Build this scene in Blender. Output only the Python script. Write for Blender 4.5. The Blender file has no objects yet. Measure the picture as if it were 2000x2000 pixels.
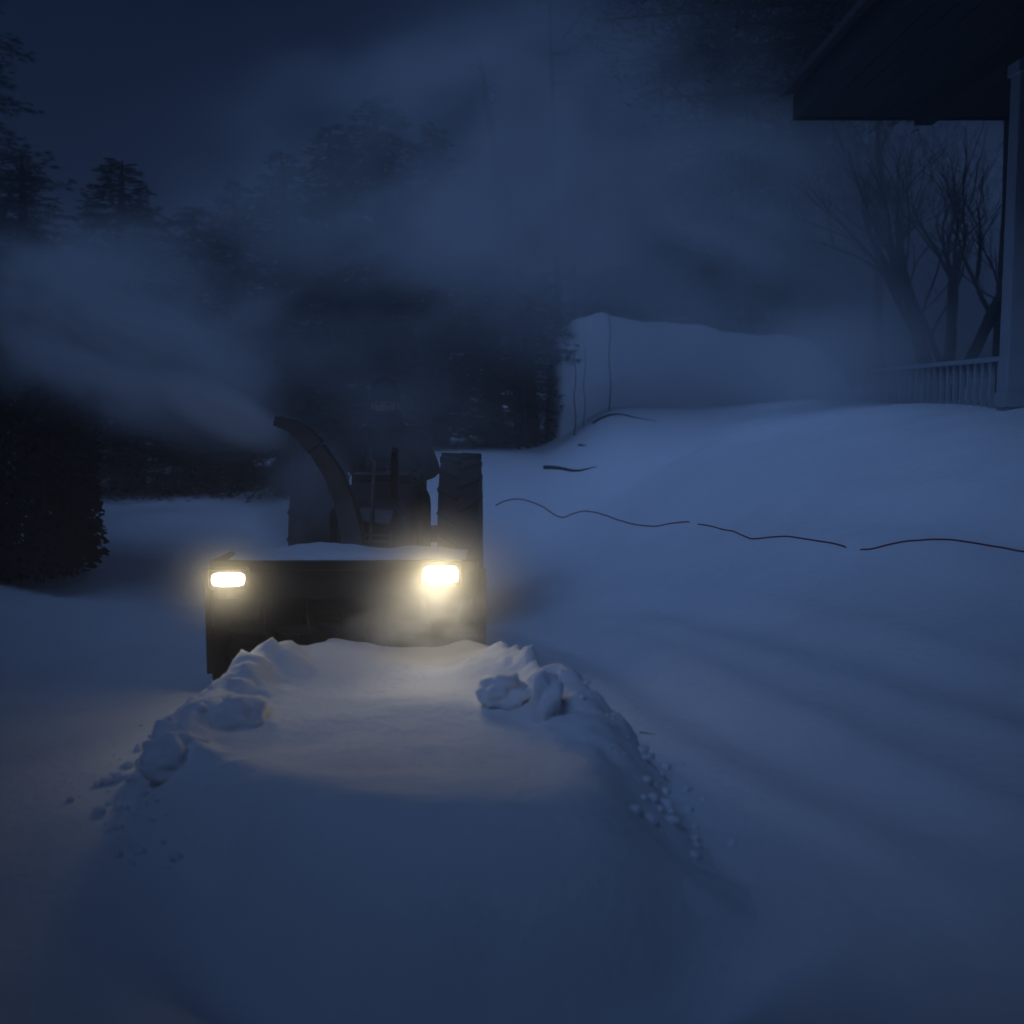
import bpy, bmesh, math, random
import numpy as np
from mathutils import Vector, Matrix, Quaternion
R = math.radians
SC = bpy.context.scene
COL = SC.collection

# ------------------------------------------------------------------ camera
CAM_H = 1.45
PITCH = 5.6
cam_d = bpy.data.cameras.new('camera')
cam_d.sensor_width = 36
cam_d.lens = 36 * 2145 / 2000.0
cam_d.clip_start = 0.05
cam_d.clip_end = 2000
cam_d.dof.use_dof = True
cam_d.dof.focus_distance = 6.8
cam_d.dof.aperture_fstop = 1.3
cam = bpy.data.objects.new('camera', cam_d)
cam.location = (0, 0, CAM_H)
cam.rotation_euler = (R(90 - PITCH), 0, 0)
COL.objects.link(cam)
SC.camera = cam

# ------------------------------------------------------------------ sky and light
SUN_EL, SUN_AZ = 38.0, 200.0
world = bpy.data.worlds.new("World")
SC.world = world
world.use_nodes = True
nt = world.node_tree
bg = nt.nodes['Background']
sky = nt.nodes.new('ShaderNodeTexSky')
sky.sky_type = 'NISHITA'
sky.sun_disc = False
sky.sun_elevation = R(-2.0)
sky.sun_rotation = R(SUN_AZ)
sky.altitude = 100
sky.air_density = 1.4
sky.dust_density = 0.3
sky.ozone_density = 4.0
tint = nt.nodes.new('ShaderNodeMix')
tint.data_type = 'RGBA'
tint.blend_type = 'MULTIPLY'
tint.inputs[0].default_value = 1.0
nt.links.new(sky.outputs[0], tint.inputs[6])
tint.inputs[7].default_value = (0.38, 0.90, 1.9, 1)
nt.links.new(tint.outputs[2], bg.inputs[0])
bg.inputs[1].default_value = 0.05
SKY_BG = bg

sun_d = bpy.data.lights.new('sun', 'SUN')
sun_d.energy = 1.15
sun_d.angle = R(36)
sun_d.color = (0.23, 0.425, 0.92)
sun = bpy.data.objects.new('sun', sun_d)
sun.rotation_euler = Vector((0.46, 0.78, -0.90)).to_track_quat('-Z', 'Y').to_euler()
COL.objects.link(sun)

SC.view_settings.view_transform = 'Standard'
SC.view_settings.look = 'None'
SC.view_settings.exposure = -0.12
SC.view_settings.gamma = 1.0
SC.view_settings.use_curve_mapping = False
cy = SC.cycles
cy.use_denoising = True
cy.use_adaptive_sampling = True
cy.adaptive_threshold = 0.02
cy.max_bounces = 6
cy.diffuse_bounces = 3
cy.glossy_bounces = 2
cy.transmission_bounces = 4
cy.volume_bounces = 3
cy.volume_step_rate = 1.0
cy.volume_max_steps = 160
cy.sample_clamp_indirect = 2.0
cy.caustics_reflective = False
cy.caustics_refractive = False

# ------------------------------------------------------------------ helpers
def link(o, parent=None):
    COL.objects.link(o)
    if parent: o.parent = parent
    return o

def tag(o, label=None, cat=None, group=None, kind=None):
    if label: o['label'] = label
    if cat: o['category'] = cat
    if group: o['group'] = group
    if kind: o['kind'] = kind
    return o

def empty(name, loc, rz=0):
    o = bpy.data.objects.new(name, None)
    o.location = loc
    o.rotation_euler = (0, 0, rz)
    o.empty_display_size = 0.1
    return link(o)

def obj(name, bm, mat, parent=None, smooth=False, bevel=0):
    me = bpy.data.meshes.new(name)
    bmesh.ops.recalc_face_normals(bm, faces=bm.faces)
    bm.to_mesh(me); bm.free()
    mats = mat if isinstance(mat, (list, tuple)) else [mat]
    for m in mats: me.materials.append(m)
    if smooth:
        for p in me.polygons: p.use_smooth = True
    o = bpy.data.objects.new(name, me)
    if bevel:
        b = o.modifiers.new('bevel', 'BEVEL')
        b.width = bevel; b.segments = 2; b.limit_method = 'ANGLE'
    return link(o, parent)

def box(bm, c, s, rot=None, taper=None):
    """box centre c, full size s; taper scales the top in x,y"""
    vs = []
    for dz in (-.5, .5):
        for dx, dy in ((-.5, -.5), (.5, -.5), (.5, .5), (-.5, .5)):
            k = taper if (taper and dz > 0) else (1, 1)
            v = Vector((dx * s[0] * k[0], dy * s[1] * k[1], dz * s[2]))
            if rot is not None: v = rot @ v
            vs.append(bm.verts.new(v + Vector(c)))
    f = [(0, 3, 2, 1), (4, 5, 6, 7), (0, 1, 5, 4), (1, 2, 6, 5), (2, 3, 7, 6), (3, 0, 4, 7)]
    for q in f: bm.faces.new([vs[i] for i in q])

def tube(bm, pts, rad, n=8, cap=True):
    pts = [Vector(p) for p in pts]
    if not isinstance(rad, (list, tuple)): rad = [rad] * len(pts)
    rings = []
    prev = None
    for i, p in enumerate(pts):
        d = (pts[min(i + 1, len(pts) - 1)] - pts[max(i - 1, 0)]).normalized()
        if prev is None:
            a = d.orthogonal().normalized()
        else:
            a = (prev - d * prev.dot(d))
            a = a.normalized() if a.length > 1e-6 else d.orthogonal().normalized()
        prev = a
        b = d.cross(a)
        rings.append([bm.verts.new(p + (a * math.cos(t) + b * math.sin(t)) * rad[i])
                      for t in [2 * math.pi * k / n for k in range(n)]])
    for r0, r1 in zip(rings, rings[1:]):
        for k in range(n):
            bm.faces.new((r0[k], r0[(k + 1) % n], r1[(k + 1) % n], r1[k]))
    if cap:
        bm.faces.new(list(reversed(rings[0]))); bm.faces.new(rings[-1])

def lathe(bm, prof, axis, c, n=40):
    """prof: list of (r, t) closed loop, revolved round axis ('X') at c"""
    rings = []
    for k in range(n):
        a = 2 * math.pi * k / n
        rings.append([bm.verts.new(Vector(c) + Vector((t, r * math.cos(a), r * math.sin(a)))) for r, t in prof])
    m = len(prof)
    for k in range(n):
        r0, r1 = rings[k], rings[(k + 1) % n]
        for j in range(m):
            bm.faces.new((r0[j], r0[(j + 1) % m], r1[(j + 1) % m], r1[j]))

def prism(bm, outline, x0, x1):
    """outline in (y,z), extruded from x0 to x1"""
    a = [bm.verts.new((x0, y, z)) for y, z in outline]
    b = [bm.verts.new((x1, y, z)) for y, z in outline]
    n = len(outline)
    bm.faces.new(a); bm.faces.new(list(reversed(b)))
    for i in range(n):
        bm.faces.new((a[i], b[i], b[(i + 1) % n], a[(i + 1) % n]))

# ------------------------------------------------------------------ materials
def mat(name, col, rough=0.7, metal=0.0, noise=0.0, nscale=8.0, bump=0.0, bscale=30.0, col2=None, spec=0.5):
    m = bpy.data.materials.new(name)
    m.use_nodes = True
    t = m.node_tree
    p = t.nodes['Principled BSDF']
    p.inputs['Base Color'].default_value = (*col, 1)
    p.inputs['Roughness'].default_value = rough
    p.inputs['Metallic'].default_value = metal
    p.inputs['Specular IOR Level'].default_value = spec
    co = t.nodes.new('ShaderNodeTexCoord')
    if noise or col2:
        n = t.nodes.new('ShaderNodeTexNoise')
        n.inputs['Scale'].default_value = nscale
        n.inputs['Detail'].default_value = 5
        t.links.new(co.outputs['Object'], n.inputs['Vector'])
        r = t.nodes.new('ShaderNodeValToRGB')
        r.color_ramp.elements[0].position = 0.35
        r.color_ramp.elements[1].position = 0.68
        c2 = col2 or tuple(c * (1 - noise) for c in col)
        r.color_ramp.elements[0].color = (*c2, 1)
        r.color_ramp.elements[1].color = (*col, 1)
        t.links.new(n.outputs['Fac'], r.inputs[0])
        t.links.new(r.outputs[0], p.inputs['Base Color'])
    if bump:
        n2 = t.nodes.new('ShaderNodeTexNoise')
        n2.inputs['Scale'].default_value = bscale
        n2.inputs['Detail'].default_value = 6
        t.links.new(co.outputs['Object'], n2.inputs['Vector'])
        b = t.nodes.new('ShaderNodeBump')
        b.inputs['Strength'].default_value = bump
        b.inputs['Distance'].default_value = 0.02
        t.links.new(n2.outputs['Fac'], b.inputs['Height'])
        t.links.new(b.outputs[0], p.inputs['Normal'])
    return m

M_snow = mat('snow', (0.84, 0.86, 0.90), 0.85, bump=0.35, bscale=22, noise=0.05, nscale=1.5, spec=0.2)
M_snowc = mat('packed_snow', (0.82, 0.84, 0.88), 0.8, bump=0.6, bscale=45, spec=0.2)
M_black = mat('black_paint', (0.007, 0.007, 0.008), 0.45, noise=0.4, nscale=6, bump=0.15, bscale=60)
M_orange = mat('dark_painted_steel', (0.02, 0.014, 0.008), 0.5, noise=0.5, nscale=9)
M_hood = mat('hood_paint', (0.028, 0.025, 0.03), 0.4, noise=0.4, nscale=5)
M_steel = mat('worn_steel', (0.22, 0.22, 0.23), 0.45, metal=0.7, noise=0.5, nscale=14)
M_chute = mat('chute_paint', (0.085, 0.085, 0.09), 0.5, noise=0.35, nscale=10)
M_rubber = mat('rubber', (0.016, 0.016, 0.018), 0.9, bump=0.3, bscale=40)
M_rim = mat('rim_paint', (0.16, 0.15, 0.12), 0.5, noise=0.3)
M_coat = mat('dark_coat', (0.022, 0.022, 0.032), 0.95, noise=0.4, nscale=10, bump=0.5, bscale=25, spec=0.1)
M_trou = mat('dark_trousers', (0.016, 0.017, 0.022), 0.95, noise=0.3, bump=0.4, spec=0.1)
M_boot = mat('boot', (0.012, 0.011, 0.01), 0.7)
M_skin = mat('skin', (0.42, 0.25, 0.19), 0.6, noise=0.12, nscale=20)
M_hat = mat('knit_hat', (0.03, 0.03, 0.045), 1.0, bump=0.8, bscale=80, spec=0.05)
M_glove = mat('glove_leather', (0.05, 0.035, 0.025), 0.8, bump=0.4)
M_eye = mat('eye', (0.03, 0.02, 0.02), 0.2)
M_bark = mat('bark', (0.045, 0.036, 0.032), 0.95, noise=0.5, nscale=7, bump=0.8, bscale=18, spec=0.1)
M_needle = mat('needles', (0.022, 0.034, 0.024), 0.9, noise=0.5, nscale=1.3, spec=0.1)
M_needle2 = mat('needles_snowy', (0.075, 0.085, 0.09), 0.9, col2=(0.028, 0.036, 0.03), nscale=1.1, spec=0.1)
M_wood = mat('white_painted_wood', (0.42, 0.45, 0.50), 0.6, noise=0.15, nscale=4, bump=0.15, bscale=20)
M_siding = mat('dark_siding', (0.012, 0.010, 0.010), 0.8, noise=0.4, nscale=3)
M_soffit = mat('dark_soffit', (0.012, 0.011, 0.013), 0.8, noise=0.3, nscale=3)
M_shingle = mat('roof_shingle', (0.05, 0.05, 0.055), 0.9, noise=0.4, nscale=9)
M_cord = mat('red_cord', (0.20, 0.012, 0.02), 0.5)
M_twig = mat('dry_twig', (0.05, 0.045, 0.05), 0.9)

def lamp_mat(name, strength):
    m = bpy.data.materials.new(name)
    m.use_nodes = True
    p = m.node_tree.nodes['Principled BSDF']
    p.inputs['Base Color'].default_value = (0.9, 0.85, 0.7, 1)
    p.inputs['Emission Color'].default_value = (1.0, 0.80, 0.45, 1)
    p.inputs['Emission Strength'].default_value = strength
    return m
M_lensL = lamp_mat('lit_lens', 28)
M_lensR = lamp_mat('lit_lens_bright', 42)

# ------------------------------------------------------------------ terrain function
rng = np.random.RandomState(7)
_perm = rng.rand(256, 256)
def vnoise(x, y):
    xi = np.floor(x).astype(int); yi = np.floor(y).astype(int)
    fx = x - xi; fy = y - yi
    fx = fx * fx * fx * (fx * (fx * 6 - 15) + 10); fy = fy * fy * fy * (fy * (fy * 6 - 15) + 10)
    a = _perm[xi & 255, yi & 255]; b = _perm[(xi + 1) & 255, yi & 255]
    c = _perm[xi & 255, (yi + 1) & 255]; d = _perm[(xi + 1) & 255, (yi + 1) & 255]
    return (a * (1 - fx) + b * fx) * (1 - fy) + (c * (1 - fx) + d * fx) * fy - 0.5
def fbm(x, y, o=4):
    s = 0; a = 1.0
    for i in range(o):
        s = s + a * vnoise(x * 2 ** i + 17.3 * i, y * 2 ** i + 5.1 * i); a *= 0.5
    return s
def sstep(a, b, x):
    t = np.clip((x - a) / (b - a), 0, 1)
    return t * t * (3 - 2 * t)

TX, TY = -0.82, 5.40          # tractor: middle of the mouth of its blower

def smax(a, b, k=0.22):
    t = np.clip(0.5 + 0.5 * (a - b) / k, 0, 1)
    return b * (1 - t) + a * t + k * t * (1 - t)

def height(x, y):
    x = np.asarray(x, float); y = np.asarray(y, float)
    # snow rising to the porch on the right
    e = 0.55 + 0.12 * np.sin(y * 1.1)
    u = x - (e - 0.22 * (y - 5.0))
    h = 1.40 * sstep(-0.3, 3.6, u) * (0.30 + 0.70 * sstep(2.2, 7.5, y))
    h = h + 0.05 * sstep(0.0, 0.6, u)
    # far snow: low on the left, deeper on the right
    far = sstep(8.6, 10.6, y)
    hb = 0.42 + 0.56 * sstep(-2.6, -0.9, x) + 0.44 * sstep(0.25, 1.1, x)
    h = smax(h, hb * far) - 0.055 * sstep(0.22, 0.0, np.maximum(h, hb * far))
    # left field
    h = smax(h, 0.38 * sstep(-2.2, -4.5, x) * sstep(2.5, 5, y), 0.12)
    h = h - 0.03 * sstep(0.12, 0.0, h)
    # far away ground rolls gently up
    h = h + 0.03 * np.maximum(0, y - 16)
    # cleared lane along which the tractor came
    # unploughed tongue in front of the blower
    yy = np.clip(y, 2.4, 5.6)
    lob = 0.14 * fbm(x * 1.9 + 3, y * 1.9, 4)
    le = np.interp(yy, [2.4, 2.7, 2.95, 3.5, 4.0, 4.8, 5.3, 5.6], [-0.2, -0.52, -0.80, -1.20, -1.44, -1.38, -1.06, -0.95])
    re = np.interp(yy, [2.4, 2.8, 3.0, 3.5, 4.0, 4.7, 5.3, 5.6], [0.1, 0.48, 0.66, 0.66, 0.52, 0.30, 0.06, -0.15])
    d = np.minimum(x - le, re - x) + lob * (0.7 + 0.5 * sstep(3.0, 4.4, y))
    yf = y - (2.58 + 0.5 * (x + 0.1) ** 2)
    k = 0.35
    hsm = np.clip(0.5 + 0.5 * (yf - d) / k, 0, 1)        # smooth minimum: rounded corners
    d = yf * (1 - hsm) + d * hsm - k * hsm * (1 - hsm) * 0.6
    wid = 0.20 + 0.30 * sstep(4.3, 3.2, y)
    edge = np.sin(np.clip((d + 0.03) / (wid + 0.03), 0, 1) * math.pi / 2) ** 1.25
    top = 0.225 + 0.035 * fbm(x * 0.9, y * 0.9, 3) + 0.09 * sstep(3.9, 3.0, y)
    rim = 0.045 * np.exp(-((d - 0.16) / 0.13) ** 2) * sstep(3.6, 4.6, y)
    m = edge * (top + rim) * sstep(5.50, 5.38, y)
    cr = sstep(-0.15, 0.1, d) * sstep(0.5, 0.12, d)
    m = m + cr * (0.20 * np.abs(fbm(x * 4.3, y * 4.3, 4)) + 0.07 * np.abs(fbm(x * 11, y * 11, 3))) * sstep(5.35, 4.9, y) * sstep(3.2, 4.3, y)
    h = np.maximum(h, m) + 0.25 * np.minimum(h, m)
    # spill ridge on the right of the tongue
    # old wheel grooves on the right slope
    for (ax, ay, bx, by, w, dep) in ((0.25, 6.6, 1.35, 3.4, 0.11, 0.07), (0.75, 6.9, 2.1, 3.7, 0.10, 0.05), (1.9, 7.0, 3.2, 4.0, 0.14, 0.05)):
        vx, vy = bx - ax, by - ay
        L = math.hypot(vx, vy)
        t = ((x - ax) * vx + (y - ay) * vy) / L
        s = ((x - ax) * vy - (y - ay) * vx) / L + 0.05 * np.sin(t * 2.2)
        g = np.exp(-(s / w) ** 2) - 0.6 * np.exp(-((np.abs(s) - 2.1 * w) / (0.8 * w)) ** 2)
        h = h - 0.45 * dep * g * sstep(-0.6, 0.4, t) * sstep(L + 0.8, L - 0.4, t)
    # dips at the very front
    tr = y - (2.45 + 0.5 * (x + 0.1) ** 2)
    tm = sstep(-1.1, -0.6, x) * sstep(0.95, 0.45, x)
    h = h + tm * (-0.13 * np.exp(-(tr / 0.18) ** 2) + 0.05 * sstep(0.0, -0.35, tr))
    # small relief
    h = h + 0.035 * fbm(x * 0.8, y * 0.8, 4) + 0.010 * fbm(x * 3.7, y * 3.7, 3)
    return h

def H(x, y): return float(height(np.array([x]), np.array([y]))[0])

def ray(px, py):
    """pixel of the 2000 px photograph -> direction"""
    a = R(PITCH)
    v = Vector(((px - 1000) / 2145, 1.0, -(py - 1000) / 2145))
    return Vector((v.x, v.y * math.cos(a) + v.z * math.sin(a), -v.y * math.sin(a) + v.z * math.cos(a)))

def on_ground(px, py):
    d = ray(px, py); t = 1.8
    while t < 60:
        p = Vector((0, 0, CAM_H)) + d * t
        if p.z < H(p.x, p.y): return p
        t += 0.02
    return p

def at(px, py, Y):
    d = ray(px, py)
    return Vector((0, 0, CAM_H)) + d * (Y / d.y)

# ------------------------------------------------------------------ ground
def spaced(lo, hi, step, far_lo, far_hi, n):
    core = np.arange(lo, hi + 1e-6, step)
    a = lo - np.geomspace(step, lo - far_lo, n)[::-1]
    b = hi + np.geomspace(step, far_hi - hi, n)
    return np.concatenate([a, core, b])
xs = spaced(-3.2, 4.2, 0.026, -60, 60, 60)
ys = spaced(2.1, 9.6, 0.026, -30, 70, 60)
X, Y = np.meshgrid(xs, ys)
Z = height(X, Y)
nx, ny = len(xs), len(ys)
co = np.stack([X, Y, Z], -1).reshape(-1, 3)
idx = np.arange(nx * ny).reshape(ny, nx)
quads = np.stack([idx[:-1, :-1], idx[:-1, 1:], idx[1:, 1:], idx[1:, :-1]], -1).reshape(-1, 4)
me = bpy.data.meshes.new('snow_ground')
me.vertices.add(len(co)); me.vertices.foreach_set('co', co.ravel())
me.loops.add(quads.size); me.loops.foreach_set('vertex_index', quads.ravel())
me.polygons.add(len(quads)); me.polygons.foreach_set('loop_start', np.arange(0, quads.size, 4))
me.polygons.foreach_set('use_smooth', np.ones(len(quads), bool))
me.update(calc_edges=True)
me.materials.append(M_snow)
ground = link(bpy.data.objects.new('snow_ground', me))
tag(ground, 'deep blue-grey snow covering the yard', kind='structure')

# ------------------------------------------------------------------ high snow bank behind, right of the middle
def snow_heap(name, x0, x1, y0, y1, prof, seed):
    """a bank with a steep left side; prof(t) gives its crest height along x, t in 0..1"""
    bm = bmesh.new()
    nu, nv = 110, 40
    g = []
    for i in range(nu):
        row = []
        t = i / (nu - 1)
        x = x0 + (x1 - x0) * t
        for j in range(nv):
            s = j / (nv - 1)
            y = y0 + (y1 - y0) * s
            b = H(x, y) - 0.25
            k = float(sstep(0, 0.5, s)) if s < 0.5 else float(sstep(1, 0.75, s))
            edge = min(1, t / 0.022) ** 0.5 * min(1, (1 - t) / 0.16) ** 0.6
            hh = prof(t) + 0.13 * float(fbm(np.array([x * 1.5 + seed]), np.array([y * 1.5]), 4)[0])
            z = b + (hh - b) * k * edge
            row.append(bm.verts.new((x + 0.05 * math.sin(y * 3 + seed) * (1 - t), y, z)))
        g.append(row)
    for i in range(nu - 1):
        for j in range(nv - 1):
            bm.faces.new((g[i][j], g[i + 1][j], g[i + 1][j + 1], g[i][j + 1]))
    # closed underside
    lo = [[bm.verts.new((v.co.x, v.co.y, H(v.co.x, v.co.y) - 0.8)) for v in r] for r in (g[0], g[-1])]
    for r, l in ((g[0], lo[0]), (g[-1], lo[1])):
        for j in range(nv - 1): bm.faces.new((r[j], r[j + 1], l[j + 1], l[j]))
    o = obj(name, bm, M_snow, smooth=True)
    return o
def crest(t):
    return CAM_H + np.interp(t, [0, 0.05, 0.18, 0.45, 0.75, 1.0], [0.80, 0.86, 1.02, 0.90, 0.78, 0.62])
hb = snow_heap('snow_bank', 0.42, 4.05, 11.3, 14.5, crest, 3)
tag(hb, 'high bank of snow with a steep left end behind the open snow', kind='structure')

# ------------------------------------------------------------------ porch: roof, house wall, column, railing
def house_wall():
    r = empty('house', (5.0, 6.0, 0))
    tag(r, 'dark house with a porch roof at the right edge of the yard', 'house')
    bm = bmesh.new()
    # lapped siding of the wall
    for k in range(24):
        z = 0.1 + k * 0.16
        box(bm, (0.06, 1.0, z + 0.08), (0.05, 9.0, 0.158), Matrix.Rotation(R(4), 3, 'Y'))
    box(bm, (0.25, 1.0, 1.9), (0.25, 9.0, 3.9))
    obj('wall', bm, M_siding, r)
    bm = bmesh.new()
    # porch roof: soffit boards, fascia, sloping deck
    zs = 3.86
    for k in range(19):
        box(bm, (-2.53 + 0.14 * k, 0.0, zs), (0.134, 7.0, 0.02))
    obj('soffit', bm, M_soffit, r)
    bm = bmesh.new()
    box(bm, (-2.62, 0.0, zs + 0.07), (0.03, 7.06, 0.2))
    box(bm, (-1.28, 3.52, zs + 0.07), (2.64, 0.03, 0.2))
    box(bm, (-1.28, -3.52, zs + 0.07), (2.64, 0.03, 0.2))
    obj('fascia', bm, M_soffit, r)
    bm = bmesh.new()
    prism(bm, [(-3.6, zs + .18), (3.6, zs + .18), (3.6, zs + .24), (-3.6, zs + .24)], -2.72, 0.1)
    for v in bm.verts: v.co.z += (v.co.x + 2.72) * 0.28
    rf = obj('roof', bm, M_shingle, r)
    bm = bmesh.new()
    box(bm, (-1.62, 1.5, zs - .07), (0.14, 3.6, 0.115))
    obj('beam', bm, M_soffit, r)
    bm = bmesh.new()
    box(bm, (-0.85, 1.7, 0.70), (1.75, 4.2, 0.12))
    obj('porch_floor', bm, M_soffit, r)
    # unseen wing added behind the camera; its overhanging roof shades the near snow
    bm = bmesh.new()
    box(bm, (-4.0, -7.6, 1.9), (22.0, 0.3, 3.9))
    obj('wall', bm, M_siding, r)
    bm = bmesh.new()
    prism(bm, [(-6.15, 3.75), (-6.15, 3.90), (-9.5, 6.6), (-14, 3.9), (-14, 3.75), (-9.5, 6.4)], -15.2, 7)
    prism(bm, [(-3.42, 3.78), (-3.42, 3.86), (-6.5, 4.75), (-6.5, 4.6)], -4.7, 6.8)  # extra unseen roof piece added to shade the right foreground
    obj('roof', bm, M_shingle, r)
    return r
house = house_wall()

cb = empty('porch_column', (3.42, 7.55, 1.12))
tag(cb, 'white square porch column rising out of the snow at the right edge', 'column')
bm = bmesh.new()
box(bm, (0, 0, 1.30), (0.145, 0.145, 2.60))
obj('shaft', bm, M_wood, cb, bevel=0.008)
bm = bmesh.new()
box(bm, (0, 0, 0.36), (0.175, 0.175, 0.10))
obj('base_trim', bm, M_wood, cb, bevel=0.006)
bm = bmesh.new()
box(bm, (0, 0, 2.55), (0.18, 0.18, 0.08))
obj('cap_trim', bm, M_wood, cb, bevel=0.006)

rl = empty('porch_railing', (3.42, 7.65, 1.12))
tag(rl, 'white porch railing with slim balusters running back from the column', 'railing')
bm = bmesh.new(); box(bm, (0, 1.45, 0.645), (0.085, 2.86, 0.035)); obj('top_rail', bm, M_wood, rl, bevel=0.005)
bm = bmesh.new(); box(bm, (0, 1.45, 0.17), (0.06, 2.86, 0.04)); obj('bottom_rail', bm, M_wood, rl, bevel=0.005)
bb = bmesh.new(); box(bb, (0, 0, 0.405), (0.032, 0.032, 0.44))
b0 = obj('baluster', bb, M_wood, rl); b0.location = (0, 0.1, 0)
for k in range(1, 21):
    c = b0.copy(); COL.objects.link(c); c.parent = rl; c.location = (0, 0.1 + 0.13 * k, 0)
bm = bmesh.new(); box(bm, (0, 2.93, 0.42), (0.10, 0.10, 0.84)); obj('end_post', bm, M_wood, rl, bevel=0.006)

# ------------------------------------------------------------------ tractor with snow blower
T = empty('snow_blower_tractor', (TX, TY, 0.02))
tag(T, 'small dark tractor with a wide black front snow blower and two lit headlights', 'tractor')
HW, HT = 0.655, 0.64     # half width and height of the housing
bm = bmesh.new()
# curved back sheet and top of the housing
out = [(-0.02, HT), (0.36, HT - 0.01), (0.47, HT - 0.10), (0.53, HT - 0.25), (0.53, 0.22), (0.45, 0.08), (0.30, 0.03)]
inn = [(y - 0.012 if i > 1 else y, z - (0.014 if i < 3 else 0)) for i, (y, z) in enumerate(out)]
for i in range(len(out) - 1):
    a, b, c, d = out[i], out[i + 1], inn[i + 1], inn[i]
    prism(bm, [a, b, c, d], -HW, HW)
obj('housing_shell', bm, M_black, T)
side = [(-0.06, 0.10), (-0.03, 0.02), (0.30, 0.0), (0.48, 0.04), (0.56, 0.2), (0.56, HT - 0.25), (0.49, HT - 0.06), (0.38, HT + 0.015), (-0.04, HT + 0.02), (-0.05, 0.3)]
for s in (-1, 1):
    bm = bmesh.new()
    x = s * (HW + 0.006)
    prism(bm, side, x - 0.006, x + 0.006)
    box(bm, (x + s * 0.016, -0.045, 0.36), (0.03, 0.03, 0.52))
    for zz in (0.14, 0.3, 0.46):
        tube(bm, [(x, 0.06, zz), (x + s * 0.02, 0.06, zz)], 0.012, 8)
    obj('side_plate', bm, M_orange, T)
bm = bmesh.new()
box(bm, (0, -0.035, HT + 0.0), (2 * HW - 0.012, 0.03, 0.05))
obj('front_lip', bm, M_black, T, bevel=0.006)
# face plate under the lip: the upper front of the housing
bm = bmesh.new()
box(bm, (0, 0.0, HT - 0.10), (2 * HW - 0.02, 0.012, 0.15))
obj('face_plate', bm, M_black, T)
# auger
bm = bmesh.new()
tube(bm, [(-HW + .01, 0.22, 0.27), (HW - .01, 0.22, 0.27)], 0.03, 12)
for s in (-1, 1):
    N = 90
    prev = None
    for k in range(N + 1):
        t = k / N
        a = t * 2 * math.pi * 2.4 * s
        x = s * (0.08 + t * (HW - 0.11))
        vi = bm.verts.new((x, 0.22 + 0.03 * math.cos(a), 0.27 + 0.03 * math.sin(a)))
        vo = bm.verts.new((x, 0.22 + 0.19 * math.cos(a), 0.27 + 0.19 * math.sin(a)))
        vo2 = bm.verts.new((x + .008, 0.22 + 0.19 * math.cos(a), 0.27 + 0.19 * math.sin(a)))
        vi2 = bm.verts.new((x + .008, 0.22 + 0.03 * math.cos(a), 0.27 + 0.03 * math.sin(a)))
        cur = (vi, vo, vo2, vi2)
        if prev:
            for q in range(4):
                bm.faces.new((prev[q], cur[q], cur[(q + 1) % 4], prev[(q + 1) % 4]))
        prev = cur
box(bm, (0, 0.22, 0.27), (0.13, 0.14, 0.14))
obj('auger', bm, M_black, T, smooth=False)
# snow lying on the housing
bm = bmesh.new()
nu, nv = 70, 14
g = []
for i in range(nu):
    row = []
    t = i / (nu - 1)
    x = -HW * 0.90 + 2 * HW * 0.90 * t
    for j in range(nv):
        s = j / (nv - 1)
        e = (math.sin(math.pi * t) ** 0.35) * (math.sin(math.pi * s) ** 0.5)
        n = float(fbm(np.array([x * 5.0]), np.array([s * 2.0 + 4]), 3)[0])
        y = -0.04 + 0.42 * s + 0.02 * n
        row.append(bm.verts.new((x, y, HT + 0.022 + e * (0.045 + 0.03 * n))))
    g.append(row)
for i in range(nu - 1):
    for j in range(nv - 1):
        bm.faces.new((g[i][j], g[i + 1][j], g[i + 1][j + 1], g[i][j + 1]))
obj('snow_cover', bm, M_snowc, T, smooth=True)
# headlights
def headlight(x, z, w, h, ml, energy, tilt):
    bm = bmesh.new()
    box(bm, (0, 0.06, 0), (w + 0.035, 0.10, h + 0.035))
    hl = obj('headlight', bm, M_black, T, bevel=0.012)
    hl.location = (x, -0.14, z)
    hl.rotation_euler = (0, 0, tilt)
    bm = bmesh.new()
    n = 28
    ring = []
    for rr, yy in ((1.0, 0.004), (0.93, -0.004), (0.6, -0.012)):
        rg = []
        for k in range(n):
            a = 2 * math.pi * k / n
            cx = abs(math.cos(a)) ** 0.45 * math.copysign(1, math.cos(a)) * w / 2 * rr
            cz = abs(math.sin(a)) ** 0.55 * math.copysign(1, math.sin(a)) * h / 2 * rr
            rg.append(bm.verts.new((cx, yy, cz)))
        ring.append(rg)
    for r0, r1 in zip(ring, ring[1:]):
        for k in range(n): bm.faces.new((r0[k], r0[(k + 1) % n], r1[(k + 1) % n], r1[k]))
    bm.faces.new(ring[-1])
    obj('lens', bm, ml, hl, smooth=True)
    bm = bmesh.new()
    box(bm, (0, 0.09, -h / 2 - 0.035), (0.035, 0.03, 0.07))
    obj('bracket', bm, M_steel, hl)
    ld = bpy.data.lights.new('headlight_beam', 'SPOT')
    ld.energy = energy
    ld.color = (1.0, 0.88, 0.68)
    ld.spot_size = R(92); ld.spot_blend = 1.0
    ld.shadow_soft_size = 0.16
    lo = bpy.data.objects.new('headlight_beam', ld)
    lo.rotation_euler = (R(90 - 24), 0, 0)
    lo.rotation_euler = (R(66), 0, R(180))
    lo.location = (0, -0.08, 0)
    lo.rotation_euler = Vector((0, -1, -0.34)).to_track_quat('-Z', 'Y').to_euler()
    link(lo, hl)
headlight(-0.555, 0.585, 0.155, 0.064, M_lensL, 4.0, R(8))
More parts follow.
